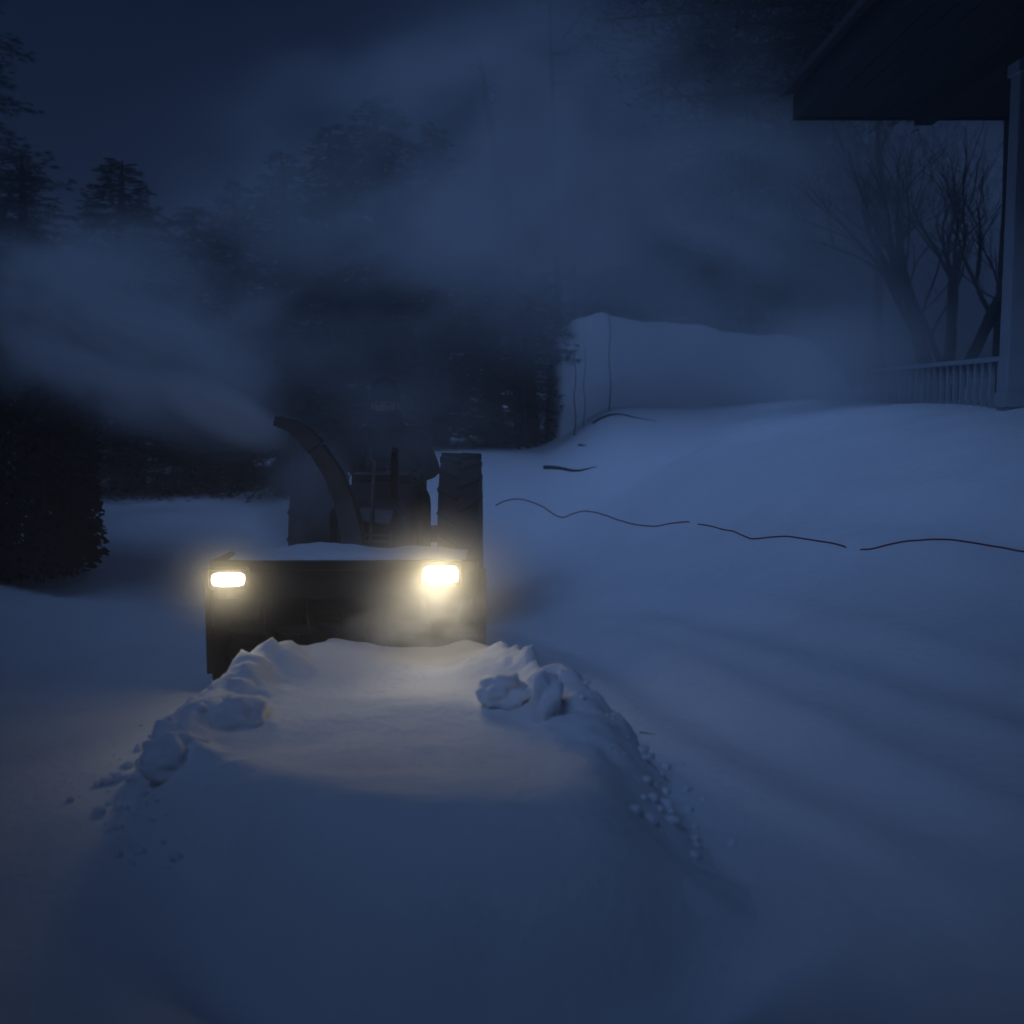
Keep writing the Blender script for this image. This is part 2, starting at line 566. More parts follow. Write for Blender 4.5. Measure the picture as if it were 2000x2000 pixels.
headlight(0.475, 0.61, 0.165, 0.082, M_lensR, 12.0, R(-3))
# discharge chute
ch_pts = [(-0.02, 0.40, 0.60), (-0.03, 0.42, 0.75), (-0.07, 0.43, 0.92), (-0.13, 0.42, 1.07), (-0.21, 0.40, 1.20)]
bm = bmesh.new()
def channel(bm, pts, ws, ds, th=0.012):
    """three-sided bent sheet, open to the left"""
    rows = []
    for i, p in enumerate(pts):
        p = Vector(p)
        d = (Vector(pts[min(i + 1, len(pts) - 1)]) - Vector(pts[max(i - 1, 0)])).normalized()
        sd = Vector((0, 1, 0))
        nn = d.cross(sd).normalized()   # points away from the opening
        w, dd = ws[i] / 2, ds[i]
        c = [p + sd * w - nn * dd / 2, p + sd * w * .9 + nn * dd / 2, p - sd * w * .9 + nn * dd / 2, p - sd * w - nn * dd / 2,
             p - sd * (w - th) - nn * dd / 2, p - sd * (w * .9 - th) + nn * (dd / 2 - th), p + sd * (w * .9 - th) + nn * (dd / 2 - th), p + sd * (w - th) - nn * dd / 2]
        rows.append([bm.verts.new(v) for v in c])
    for a, b in zip(rows, rows[1:]):
        for k in range(8): bm.faces.new((a[k], a[(k + 1) % 8], b[(k + 1) % 8], b[k]))
    bm.faces.new(rows[0]); bm.faces.new(list(reversed(rows[-1])))
channel(bm, ch_pts, [0.15, 0.14, 0.13, 0.12, 0.115], [0.115, 0.11, 0.10, 0.09, 0.08])
tube(bm, [(-0.02, 0.40, 0.60), (-0.02, 0.40, 0.66)], 0.135, 24)
tube(bm, [(-0.02, 0.40, 0.645), (-0.02, 0.40, 0.665)], 0.165, 24)
chute = obj('discharge_chute', bm, M_chute, T)
bm = bmesh.new()
channel(bm, [(-0.215, 0.40, 1.205), (-0.27, 0.40, 1.27), (-0.34, 0.40, 1.32), (-0.42, 0.40, 1.345)], [0.13, 0.13, 0.125, 0.12], [0.09, 0.08, 0.065, 0.05])
obj('deflector', bm, M_chute, chute)
bm = bmesh.new()
tube(bm, [(0.06, 0.46, 0.70), (0.02, 0.9, 0.95), (-0.02, 1.30, 1.08)], 0.01, 8)
tube(bm, [(-0.02, 1.30, 1.08), (-0.05, 1.36, 1.10), (-0.05, 1.36, 1.16)], 0.009, 8)
obj('crank_rod', bm, M_steel, chute)
bm = bmesh.new()
for s in (-1, 1):
    tube(bm, [(s * 0.24, 0.55, 0.30), (s * 0.22, 0.85, 0.36), (s * 0.2, 1.3, 0.38)], 0.03, 8)
box(bm, (0, 0.60, 0.36), (0.55, 0.05, 0.12))
obj('hitch_frame', bm, M_black, T)
# hood
bm = bmesh.new()
secs = [(0.68, 0.17, 0.40, 0.78), (0.72, 0.205, 0.38, 0.86), (0.80, 0.215, 0.38, 0.89), (1.20, 0.225, 0.38, 0.93), (1.46, 0.225, 0.38, 0.955)]
rows = []
for y, w, z0, z1 in secs:
    rows.append([bm.verts.new(v) for v in ((-w, y, z0), (-w, y, z1 - .07), (-w * .8, y, z1 - .015), (0, y, z1), (w * .8, y, z1 - .015), (w, y, z1 - .07), (w, y, z0))])
for a, b in zip(rows, rows[1:]):
    for k in range(7): bm.faces.new((a[k], a[(k + 1) % 7], b[(k + 1) % 7], b[k]))
bm.faces.new(rows[0]); bm.faces.new(list(reversed(rows[-1])))
hood = obj('hood', bm, M_hood, T, bevel=0.012)
bm = bmesh.new()
for k in range(8):
    box(bm, (0, 0.676, 0.44 + k * 0.038), (0.27, 0.02, 0.014))
box(bm, (-0.145, 0.676, 0.575), (0.016, 0.024, 0.31)); box(bm, (0.145, 0.676, 0.575), (0.016, 0.024, 0.31))
obj('grille', bm, M_steel, hood)
bm = bmesh.new()
tube(bm, [(0.14, 0.95, 0.88), (0.14, 0.95, 1.12)], 0.022, 12)
tube(bm, [(0.14, 0.95, 1.12), (0.15, 0.90, 1.17)], 0.02, 12)
obj('exhaust_pipe', bm, M_black, hood)
bm = bmesh.new()
box(bm, (0, 1.54, 0.72), (0.42, 0.16, 0.58), taper=(0.9, 0.6))
obj('dashboard', bm, M_black, T, bevel=0.02)
# steering wheel
bm = bmesh.new()
cW = Vector((0, 1.68, 0.92)); ax = Vector((0, -0.55, 0.85)).normalized()
a1 = Vector((1, 0, 0)); a2 = ax.cross(a1)
tube(bm, [cW + (a1 * math.cos(t) + a2 * math.sin(t)) * 0.175 for t in [2 * math.pi * k / 32 for k in range(33)]], 0.014, 8, cap=False)
for k in range(3):
    t = math.pi / 2 + k * 2 * math.pi / 3
    tube(bm, [cW - ax * .01, cW + (a1 * math.cos(t) + a2 * math.sin(t)) * 0.172], 0.009, 6)
sw = obj('steering_wheel', bm, M_rubber, T, smooth=True)
bm = bmesh.new()
tube(bm, [cW, (0, 1.56, 0.80)], 0.022, 10)
obj('steering_column', bm, M_black, sw)
# wheels
def wheel(name, x, y, r, w, s):
    bm = bmesh.new()
    h = w / 2
    prof = [(r * .60, -h * .8), (r * .80, -h), (r * .93, -h * .96), (r * .955, -h * .7), (r * .955, h * .7), (r * .93, h * .96), (r * .80, h), (r * .60, h * .8)]
    lathe(bm, prof, 'X', (0, 0, 0), 44)
    nl = 20
    for k in range(nl):       # chevron lugs
        for sd in (-1, 1):
            a = 2 * math.pi * (k + (0.5 if sd > 0 else 0)) / nl
            rot = Matrix.Rotation(a, 3, 'X') @ Matrix.Rotation(R(32) * sd, 3, 'Z')
            c = Matrix.Rotation(a, 3, 'X') @ Vector((sd * h * .48, 0, r * .965))
            box(bm, c, (h * 1.08, r * 0.06, r * .075), rot)
    hub = empty(name, (x, y, r)); hub.parent = T
    obj('tyre', bm, M_rubber, hub)
    bm = bmesh.new()
    prof = [(r * .12, s * h * .35), (r * .5, s * h * .30), (r * .56, s * h * .75), (r * .61, s * h * .82), (r * .61, -s * h * .8), (r * .54, -s * h * .7), (r * .5, s * h * .15), (r * .12, s * h * .2)]
    lathe(bm, prof, 'X', (0, 0, 0), 32)
    tube(bm, [(s * h * .1, 0, 0), (s * h * .6, 0, 0)], r * .15, 16)
    for k in range(6):
        a = k * math.pi / 3
        tube(bm, [(s * h * .3, r * .26 * math.cos(a), r * .26 * math.sin(a)), (s * h * .5, r * .26 * math.cos(a), r * .26 * math.sin(a))], .014, 6)
    obj('rim', bm, M_rim, hub)
for s in (-1, 1):
    wheel('rear_wheel', s * 0.475, 2.05, 0.55, 0.27, s)
    wheel('front_wheel', s * 0.42, 0.98, 0.29, 0.17, s)
bm = bmesh.new()
tube(bm, [(-0.40, 2.05, 0.55), (0.40, 2.05, 0.55)], 0.06, 12)
tube(bm, [(-0.36, 0.98, 0.29), (0.36, 0.98, 0.29)], 0.04, 12)
box(bm, (0, 1.5, 0.48), (0.30, 1.6, 0.26))
box(bm, (0, 2.05, 0.56), (0.34, 0.5, 0.34))
obj('chassis', bm, M_black, T, bevel=0.02)
bm = bmesh.new(); box(bm, (0, 1.66, 0.40), (0.92, 0.52, 0.03)); obj('footboard', bm, M_black, T)
bm = bmesh.new()
box(bm, (0, 2.10, 0.70), (0.44, 0.40, 0.10))
st = obj('seat', bm, M_rubber, T, bevel=0.03)
bm = bmesh.new(); box(bm, (0, 2.31, 0.90), (0.44, 0.09, 0.38), Matrix.Rotation(R(-10), 3, 'X')); obj('backrest', bm, M_rubber, st, bevel=0.03)

# ------------------------------------------------------------------ operator
def skin_mesh(name, verts, edges, mats, parent=None, sub=2, root=0):
    me = bpy.data.meshes.new(name)
    me.from_pydata([v[0] for v in verts], edges, [])
    o = bpy.data.objects.new(name, me)
    link(o, parent)
    for m in mats: me.materials.append(m)
    md = o.modifiers.new('skin', 'SKIN')
    md.use_smooth_shade = True
    ss = o.modifiers.new('sub', 'SUBSURF'); ss.levels = sub; ss.render_levels = sub
    sv = me.skin_vertices[0].data
    for i, v in enumerate(verts):
        r = v[1]
        sv[i].radius = r if isinstance(r, tuple) else (r, r)
        sv[i].use_root = (i == root)
    bpy.context.view_layer.update()
    dg = bpy.context.evaluated_depsgraph_get()
    me2 = bpy.data.meshes.new_from_object(o.evaluated_get(dg))
    o.modifiers.clear(); o.data = me2
    me2.name = name
    for p in me2.polygons: p.use_smooth = True
    return o

P = empty('person', (TX + 0.03, TY + 2.08, -0.10))
tag(P, 'person in dark winter coat and knit hat seated on the tractor holding its steering wheel', 'person')
LEAN = Vector((-0.045, -0.09, -0.05))
V = [((0, 0.03, 0.95), (0.17, 0.13)),       # 0 pelvis
     ((0, 0.06, 1.10), (0.165, 0.125)),     # 1
     ((0, 0.05, 1.27), (0.175, 0.13)),      # 2 chest
     ((0, 0.02, 1.40), (0.15, 0.10)),       # 3 upper chest
     ((0, -0.005, 1.485), (0.06, 0.06)),    # 4 neck
     ((0, -0.02, 1.545), (0.065, 0.072)),   # 5 jaw
     ((0, -0.022, 1.62), (0.078, 0.095)),   # 6 head
     ((0, -0.01, 1.69), (0.062, 0.075)),    # 7 crown
     ]
E = [(i, i + 1) for i in range(7)]
for s in (-1, 1):
    b = len(V)
    V += [((s * 0.17, 0.03, 1.385), 0.078), ((s * 0.235, -0.03, 1.23), 0.066), ((s * 0.262, -0.09, 1.11), 0.058),
          ((s * 0.225, -0.22, 1.095), 0.050), ((s * 0.180, -0.31, 1.09), 0.040)]
    E += [(3, b), (b, b + 1), (b + 1, b + 2), (b + 2, b + 3), (b + 3, b + 4)]
    b = len(V)
    V += [((s * 0.11, -0.03, 0.93), 0.105), ((s * 0.17, -0.25, 0.93), 0.088), ((s * 0.20, -0.42, 0.90), 0.074),
          ((s * 0.21, -0.44, 0.68), 0.060), ((s * 0.21, -0.42, 0.50), 0.055), ((s * 0.215, -0.52, 0.45), 0.045), ((s * 0.22, -0.60, 0.44), 0.038)]
    E += [(0, b)] + [(b + i, b + i + 1) for i in range(6)]
for i in (3, 4, 5, 6, 7): V[i] = (tuple(Vector(V[i][0]) + LEAN * (1.25 if i > 4 else 1)), V[i][1])
V[2] = (tuple(Vector(V[2][0]) + LEAN * .6), V[2][1])
for i in (8, 9): V[i] = (tuple(Vector(V[i][0]) + LEAN * (1 if i == 8 else .5)), V[i][1])
b = 8 + 5 + 7
for i in (b, b + 1): V[i] = (tuple(Vector(V[i][0]) + LEAN * (1 if i == b else .5)), V[i][1])
body = skin_mesh('body', V, E, [M_skin, M_coat, M_trou, M_boot], P)
for p in body.data.polygons:
    c = p.center
    if c.z > 1.41: p.material_index = 0
    elif c.z > 0.98 or (c.y > -0.02 and c.z > 0.9): p.material_index = 1
    elif c.z > 0.53: p.material_index = 2
    else: p.material_index = 3
# face, hat, scarf, gloves
def ell(bm, c, r, seg=16, rings=10, cut=None):
    m = Matrix.Translation(c) @ Matrix.Diagonal((*r, 1))
    bmesh.ops.create_uvsphere(bm, u_segments=seg, v_segments=rings, radius=1, matrix=m)
bm = bmesh.new()
ell(bm, (0, -0.118, 1.592), (0.013, 0.022, 0.026))
ell(bm, (0, -0.122, 1.578), (0.017, 0.015, 0.010))
obj('nose', bm, M_skin, body, smooth=True)
bm = bmesh.new(); ell(bm, (0, -0.100, 1.548), (0.026, 0.010, 0.007)); obj('mouth', bm, mat('lips', (0.3, 0.13, 0.12), 0.6), body, smooth=True)
for s in (-1, 1):
    bm = bmesh.new(); ell(bm, (s * 0.032, -0.103, 1.613), (0.013, 0.010, 0.008)); obj('eye', bm, M_eye, body, smooth=True)
    bm = bmesh.new(); ell(bm, (s * 0.083, -0.012, 1.595), (0.012, 0.022, 0.034)); obj('ear', bm, M_skin, body, smooth=True)
bm = bmesh.new()
n, mrg = 36, 12
rows = []
prof = [(1.04, 0.0), (1.10, 0.008), (1.11, 0.03), (1.05, 0.045), (1.03, 0.075), (0.93, 0.11), (0.72, 0.14), (0.40, 0.158), (0.08, 0.163)]
for k, dz in prof:
    rows.append([bm.verts.new((0.090 * k * math.cos(a) * (1 + 0.012 * (i % 2)), -0.012 + 0.108 * k * math.sin(a) * (1 + 0.012 * (i % 2)), 1.628 + dz))
                 for i, a in enumerate([2 * math.pi * q / n for q in range(n)])])
for a, b in zip(rows, rows[1:]):
    for k in range(n): bm.faces.new((a[k], a[(k + 1) % n], b[(k + 1) % n], b[k]))
bm.faces.new(rows[-1])
obj('knit_hat', bm, M_hat, P, smooth=True)
bm = bmesh.new()
tube(bm, [(0.095 * math.cos(a), -0.008 + 0.095 * math.sin(a), 1.475 + 0.012 * math.sin(3 * a)) for a in [2 * math.pi * k / 24 for k in range(25)]], 0.034, 10, cap=False)
obj('coat_collar', bm, M_coat, P, smooth=True)
for o in bpy.data.objects:
    if o.name.split('.')[0] in ('nose', 'mouth', 'eye', 'ear', 'knit_hat', 'coat_collar'): o.location = LEAN * 1.25
bm = bmesh.new()
for k in range(3):
    rr_ = 0.098 - 0.006 * k
    tube(bm, [(rr_ * math.cos(a), -0.020 + (rr_ + .012) * math.sin(a), 1.495 + 0.028 * k + 0.008 * math.sin(2 * a + k)) for a in [2 * math.pi * q / 28 for q in range(29)]], 0.024, 8, cap=False)
sc_ = obj('scarf', bm, M_hat, P, smooth=True); sc_.location = LEAN * 1.25
for s in (-1, 1):
    base = Vector((s * 0.168, -0.335, 1.085))
    palm = [(base, 0.034), (base + Vector((-s * .005, -.04, .0)), (0.036, 0.022)), (base + Vector((-s * .006, -.075, .012)), (0.034, 0.018))]
    Vg = list(palm); Eg = [(0, 1), (1, 2)]
    for i, (off, L) in enumerate(((-.026, .9), (-.009, 1.0), (.009, .95), (.025, .78))):
        b = len(Vg)
        o_ = base + Vector((off, -.088, .016 - abs(off) * .1))
        Vg += [(o_, .0095), (o_ + Vector((0, -.030 * L, .006)), .0095), (o_ + Vector((0, -.044 * L, -.018 * L)), .009), (o_ + Vector((0, -.030 * L, -.038 * L)), .008)]
        Eg += [(2, b), (b, b + 1), (b + 1, b + 2), (b + 2, b + 3)]
    b = len(Vg)
    Vg += [(base + Vector((-s * .036, -.035, -.006)), .012), (base + Vector((-s * .050, -.062, -.018)), .011), (base + Vector((-s * .046, -.086, -.030)), .0095)]
    Eg += [(0, b), (b, b + 1), (b + 1, b + 2)]
    skin_mesh('glove', Vg, Eg, [M_glove], P, sub=2)

# ------------------------------------------------------------------ snow clumps by the blower
def clump(loc, r, seed, label, sz=(1, 1, 1)):
    bm = bmesh.new()
    bmesh.ops.create_icosphere(bm, subdivisions=4, radius=1)
    from mathutils import noise as mn
    for v in bm.verts:
        p = v.co.copy()
        k = 1 + 0.50 * mn.noise(p * 1.3 + Vector((seed, 0, 0))) + 0.20 * mn.noise(p * 3.1 + Vector((0, seed, 0))) + 0.05 * mn.noise(p * 7)
        v.co = Vector((p.x * sz[0], p.y * sz[1], p.z * sz[2])) * r * k
    o = obj('snow_clump', bm, M_snow, smooth=True)
    o.location = loc
    o.rotation_euler = (0, 0, seed)
    tag(o, label, 'snow clump', 'loose clumps of snow round the blower')
    return o
p = on_ground(985, 1372); clump(p + Vector((0, 0, .045)), 0.085, 1.3, 'crumbly lit snow clump just right of the blower mouth', (1.35, 1.1, .8))
p = on_ground(1068, 1400); clump(p + Vector((0, 0, .055)), 0.085, 2.9, 'upright pale snow clump standing furthest right of the blower', (.8, .9, 1.35))
p = on_ground(455, 1400); clump(p + Vector((0, 0, -0.02)), 0.125, 4.1, 'rounded snow clump below the left side plate of the blower', (1.35, 1, .75))
p = on_ground(345, 1465); clump(p + Vector((0, 0, -0.03)), 0.10, 5.7, 'small snow clump at the broken left rim of the snow tongue', (1.4, 1, .8))

def crumbs():
    rr = random.Random(31)
    bm = bmesh.new()
    ys_ = [3.2, 3.5, 4.0, 4.8, 5.3]; lx = [-0.95, -1.20, -1.44, -1.46, -1.30]; rx = [0.60, 0.60, 0.50, 0.32, 0.08]
    for i in range(420):
        y = rr.uniform(3.3, 5.25)
        x = float(np.interp(y, ys_, lx)) - rr.gauss(0.0, 0.10) if rr.random() < .5 else float(np.interp(y, ys_, rx)) + rr.gauss(0.0, 0.10)
        q = rr.random(); rad = 0.004 + 0.022 * q * q * q
        m = Matrix.Translation((x, y, H(x, y) + rad * .35)) @ Matrix.Rotation(rr.uniform(0, 6), 4, 'Z') @ Matrix.Diagonal((rad * rr.uniform(.7, 1.4), rad, rad * rr.uniform(.6, 1), 1))
        ret = bmesh.ops.create_icosphere(bm, subdivisions=2, radius=1, matrix=m)
        for v in ret['verts']: v.co += Vector((rr.uniform(-1, 1), rr.uniform(-1, 1), rr.uniform(-1, 1))) * rad * .16
    tag(obj('snow_crumbs', bm, M_snow, smooth=True), 'fine crumbs of snow along the broken edges of the tongue', kind='stuff')
crumbs()

# ------------------------------------------------------------------ red cord on the snow
cord_px = [(968, 990), (985, 982), (1008, 977), (1035, 981), (1062, 994), (1085, 1010), (1100, 1014), (1120, 1006), (1145, 1001), (1170, 1004),
           (1205, 1017), (1240, 1026), (1275, 1030), (1310, 1025), (1345, 1021), (1370, 1026), (1420, 1038), (1450, 1048), (1475, 1055), (1515, 1050),
           (1560, 1054), (1610, 1062), (1650, 1070), (1690, 1075), (1730, 1068), (1780, 1059), (1830, 1056), (1880, 1059), (1940, 1069), (2010, 1083)]
cp = []
for i, (a, b) in enumerate(cord_px):
    p = on_ground(a, b)
    cp.append(p)
fine = []
for i in range(len(cp) - 1):
    p0, p1, p2, p3 = cp[max(i - 1, 0)], cp[i], cp[i + 1], cp[min(i + 2, len(cp) - 1)]
    for k in range(6):
        t = k / 6
        q = 0.5 * ((2 * p1) + (p2 - p0) * t + (2 * p0 - 5 * p1 + 4 * p2 - p3) * t * t + (3 * p1 - p0 - 3 * p2 + p3) * t ** 3)
        i_ = i + t
        sink = 0.012 if (14.1 < i_ < 14.7 or 22.0 < i_ < 22.8) else -0.004
        fine.append((q.x, q.y, H(q.x, q.y) - sink))
bm = bmesh.new(); tube(bm, fine, 0.0048, 7)
tag(obj('power_cord', bm, M_cord, smooth=True), 'thin dark red cord snaking across the snow from the bank to the right edge', 'cord')

# ------------------------------------------------------------------ stems and twigs sticking out of the snow
def stem(px, py0, py1, Y, lean, label, rad=0.006):
    b = at(px, py0, Y); t = at(px + lean, py1, Y)
    b.z -= 0.15
    o = empty('dry_stem', b)
    L = t - b
    bm = bmesh.new()
    pts = [Vector((0.01 * math.sin(k * 1.7 + px), 0, 0)) + L * (k / 8) for k in range(9)]
    tube(bm, pts, [rad * (1 - 0.07 * k) for k in range(9)], 6)
    obj('stalk', bm, M_twig, o)
    for k, s in ((5, 1), (6, -1), (7, 1)):
        bm = bmesh.new()
        tube(bm, [pts[k], pts[k] + Vector((0.02 * s, 0.01, 0.09))], [rad * .3, rad * .1], 5)
        obj('side_shoot', bm, M_twig, o)
    tag(o, label, 'plant stem', 'dry stems standing in front of the snow bank')
stem(1123, 832, 680, 10.8, 0, 'straight dark dry stem nearest the left end of the snow bank', 0.006)
stem(1141, 815, 668, 10.9, 1, 'thin faint dry stem just right of the darkest one', 0.004)
stem(1192, 775, 585, 11.0, -2, 'tallest dry stem rising above the crest of the snow bank', 0.006)
def twig(px0, py0, px1, py1, label, r):
    a = on_ground(px0, py0); b = on_ground(px1, py1)
    bm = bmesh.new()
    pts = []
    for k in range(9):
        t = k / 8
        q = a.lerp(b, t)
        pts.append((q.x, q.y + r * math.sin(k), H(q.x, q.y + r * math.sin(k)) + r * (0.3 - 0.9 * t)))
    tube(bm, pts, [r * (1 - .6 * k / 8) for k in range(9)], 7)
    mid = pts[3]
    tube(bm, [mid, (mid[0] + .1, mid[1] + .05, mid[2] + r)], [r * .5, r * .25], 5)
    tag(obj('fallen_branch', bm, M_twig, smooth=True), label, 'branch', 'fallen branches half buried in the snow')
twig(1062, 916, 1175, 918, 'thickest fallen branch half buried above the red cord', 0.022)
twig(1158, 829, 1290, 826, 'fallen branch half buried at the foot of the snow bank', 0.016)
twig(1130, 872, 1148, 869, 'short dark stub of branch between the two long ones', 0.012)
twig(1250, 1434, 1288, 1437, 'tiny dark twig alone on the snow right of the tongue', 0.004)

# ------------------------------------------------------------------ trees
def conifer_meshes(seed, h, rad, clumps, mtl, low=0.06, dense=15, nsz=1.0):
    rr = random.Random(seed)
    bt = bmesh.new()
    n = 10
    tube(bt, [(0.04 * math.sin(k + seed), 0.04 * math.cos(k * 1.3), h * k / n - 0.3 * (k == 0)) for k in range(n + 1)],
         [0.028 * h * (1 - k / n) ** 0.9 + 0.012 for k in range(n + 1)], 8)
    bc = bmesh.new()
    nb = clumps
    for i in range(nb):
        t = low + (1 - low) * (i / nb) ** 0.9
        z = h * t
        L = rad * (1 - t) ** 0.75 * rr.uniform(0.55, 1.15) + 0.12
        a = rr.uniform(0, 2 * math.pi)
        dirv = Vector((math.cos(a), math.sin(a), 0))
        droop = rr.uniform(0.15, 0.45) * (1 - t * 0.8)
        tip = dirv * L + Vector((0, 0, -droop * L))
        tube(bt, [(0, 0, z), dirv * L * .5 + Vector((0, 0, z - droop * L * .3)), tip + Vector((0, 0, z))], [0.012 + 0.012 * L, 0.01, 0.004], 4)
        m = max(5, int(L * dense))
        side_ = Vector((-dirv.y, dirv.x, 0))
        for k in range(m):
            s = rr.uniform(0.12, 1.0)
            c = dirv * L * s + Vector((0, 0, z - droop * L * s * s)) + side_ * rr.uniform(-1, 1) * 0.30 * L * (1 - s * .6) + Vector((0, 0, rr.uniform(-.08, .06)))
            q = Quaternion((rr.uniform(-1, 1), rr.uniform(-1, 1), rr.uniform(-1, 1), rr.uniform(-1, 1))).normalized()
            sl = rr.uniform(0.10, 0.22) * nsz; sw_ = rr.uniform(0.012, 0.035) * nsz
            for w in range(3):
                ang = rr.uniform(-.9, .9)
                v1 = (dirv * math.cos(ang) + side_ * math.sin(ang) + Vector((0, 0, rr.uniform(-.6, .25)))).normalized()
                v2 = q @ Vector((sw_, 0, 0))
                vs = [bc.verts.new(c - v2), bc.verts.new(c + v2), bc.verts.new(c + v1 * sl + v2 * .3), bc.verts.new(c + v1 * sl * 1.1 - v2 * .4)]
                bc.faces.new(vs)
    return bt, bc
def to_me(name, bm, m):
    me = bpy.data.meshes.new(name); bm.to_mesh(me); bm.free(); me.materials.append(m); return me
PROTO = []
for seed, hh, rad, nb, mt in ((1, 9.0, 2.1, 300, M_needle), (2, 7.0, 2.0, 260, M_needle), (3, 11.0, 2.3, 320, M_needle2)):
    bt, bc = conifer_meshes(seed, hh, rad, nb, mt, 0.06, 32, 0.62)
    PROTO.append((to_me('trunk', bt, M_bark), to_me('crown', bc, mt), hh))
bt, bc = conifer_meshes(4, 8.6, 1.3, 340, M_needle, 0.06, 48, 0.42)
PROTO.append((to_me('trunk', bt, M_bark), to_me('crown', bc, M_needle), 8.6))
def conifer(k, x, y, h, rz, label, wide=1.0, group='evergreens behind the yard'):
    z = H(x, y) - 0.1
    r = empty('evergreen_tree', (x, y, z), rz)
    s = h / PROTO[k][2]
    for nm, me in (('trunk', PROTO[k][0]), ('crown', PROTO[k][1])):
        o = bpy.data.objects.new(nm, me); link(o, r); o.scale = (s * wide, s * wide, s)
    tag(r, label, 'tree', group)
# k, pixel x, distance, height, width factor
EV = [
 (0, 655, 11.8, 3.8, 1.7, 'dark evergreen directly behind the tractor and its driver'),
 (1, 745, 12.2, 4.0, 1.6, 'dark evergreen behind the right shoulder of the driver'),
 (1, 560, 12.4, 3.9, 1.3, 'evergreen left of the driver, half lost in blown snow'),
 (0, 850, 12.0, 3.5, 1.7, 'evergreen behind the right rear wheel of the tractor'),
 (1, 965, 12.8, 3.1, 1.5, 'evergreen whose foot meets the left end of the high snow bank'),
 (0, 1035, 12.6, 2.5, 1.5, 'short evergreen touching the steep left end of the snow bank'),
 (2, 470, 15.0, 4.1, 1.6, 'evergreen with its top above the blown snow left of the driver'),
 (0, 250, 13.0, 3.9, 1.9, 'tall black evergreen in the dark upper left'),
 (2, 60, 12.0, 3.8, 1.8, 'black evergreen at the left edge behind the dark shrub'),
 (1, 390, 14.0, 3.6, 1.8, 'dark evergreen further back between the two left evergreens'),
 (1, 180, 12.5, 1.9, 1.4, 'low dark evergreen at the end of the open snow on the left'),
 (1, 360, 13.0, 1.8, 1.4, 'low dark evergreen behind the snow field left of the blower'),
 (2, 1400, 17.0, 8.6, 1.2, 'tall evergreen behind the snow bank whose boughs fill the upper right'),
 (0, 1560, 17.0, 7.5, 1.3, 'evergreen behind the bank between the tall one and the bare tree'),
 (1, 1250, 22.0, 5.2, 1.3, 'hazy evergreen furthest back above the crest of the bank'),
]
for i, (k, px, Y_, h_, wd, lb) in enumerate(EV):
    p = at(px, 800, Y_)
    conifer(k, p.x, p.y, h_, i * 1.37, lb, wd)

def limb_tree(name, base, dirs, r0, depth, seed, label, cat='tree', L0=1.3, group=None):
    rr = random.Random(seed)
    root = empty(name, base)
    bt = bmesh.new(); bc = bmesh.new()
    def grow(p, d, L, r, lv):
        pts = [p]; q = p.copy(); dd = d.copy()
        nseg = 6
        for k in range(nseg):
            dd = (dd + Vector((rr.uniform(-.2, .2), rr.uniform(-.2, .2), rr.uniform(-.1, .16)))).normalized()
            q = q + dd * L / nseg
            pts.append(q.copy())
        tube(bt if lv == 0 else bc, pts, [r * (1 - .55 * k / nseg) for k in range(nseg + 1)], 8 if lv < 2 else 5)
        if lv < depth:
            nchild = rr.choice((3, 4, 4, 5)) if lv else 4
            for k in range(nchild):
                j = rr.randint(2, nseg)
                ang = Vector((rr.uniform(-1, 1), rr.uniform(-1, 1), rr.uniform(-.15, .9)))
                nd = (dd * 0.75 + ang * 0.65).normalized()
                grow(pts[j], nd, L * rr.uniform(.5, .8), r * (1 - .5 * j / nseg) * rr.uniform(.45, .68), lv + 1)
    for d in dirs: grow(Vector((0, 0, -0.3)), Vector(d).normalized(), L0, r0, 0)
    obj('trunk', bt, M_bark, root, smooth=True)
    obj('branches', bc, M_bark, root, smooth=True)
    tag(root, label, cat, group)
    return root
p = at(1835, 700, 11.0)
limb_tree('bare_tree', (p.x, p.y, H(p.x, p.y)), [(-.22, 0, 1), (.05, .1, 1), (.32, -.1, 1), (-.02, .1, 1.1)], 0.08, 4, 11,
          'bare many-stemmed tree spreading beside the porch column', L0=1.9)
def pole_tree(px0, py0, px1, py1, Y_, r, label, seed, boughs=()):
    """slender bare trunk"""
    b = at(px0, py0, Y_); t = at(px1, py1, Y_)
    base = Vector((b.x, b.y, H(b.x, b.y) - .2))
    d = t - b
    # continue the lean down to the ground
    k = (b.z - base.z) / d.z
    base = Vector((b.x - d.x * k * .4, b.y, base.z))
    root = empty('bare_trunk_tree', base)
    bt = bmesh.new(); rr = random.Random(seed)
    top = t - base; mid = b - base
    pts = [Vector((0, 0, 0)), mid * .5 + Vector((.02, 0, 0)), mid] + [mid.lerp(top, q / 5) + Vector((rr.uniform(-.02, .02), 0, 0)) for q in range(1, 6)]
    tube(bt, pts, [r, r * .9, r * .8, r * .7, r * .6, r * .5, r * .4, r * .22], 8)
    obj('trunk', bt, M_bark, root, smooth=True)
    for q in range(9):
        bb_ = bmesh.new()
        u = rr.uniform(.3, 1)
        s = mid.lerp(top, u)
        a = rr.uniform(0, 6.28); l = rr.uniform(.25, .7) * (1.2 - u)
        tube(bb_, [s, s + Vector((math.cos(a) * l * .5, math.sin(a) * l * .5, .05)), s + Vector((math.cos(a) * l, math.sin(a) * l, -.02))], [r * .2, r * .12, .004], 5)
        obj('branch', bb_, M_bark, root, smooth=True)
    for (bx, by, L, dz) in boughs:
        s = at(bx, by, Y_) - base
        bb_ = bmesh.new()
        tube(bb_, [s, s + Vector((L * .5, 0, dz * .6)), s + Vector((L, .1, dz))], [r * .35, r * .25, .01], 6)
        obj('branch', bb_, M_bark, root, smooth=True)
    tag(root, label, 'tree', 'slender bare trunks beyond the yard')
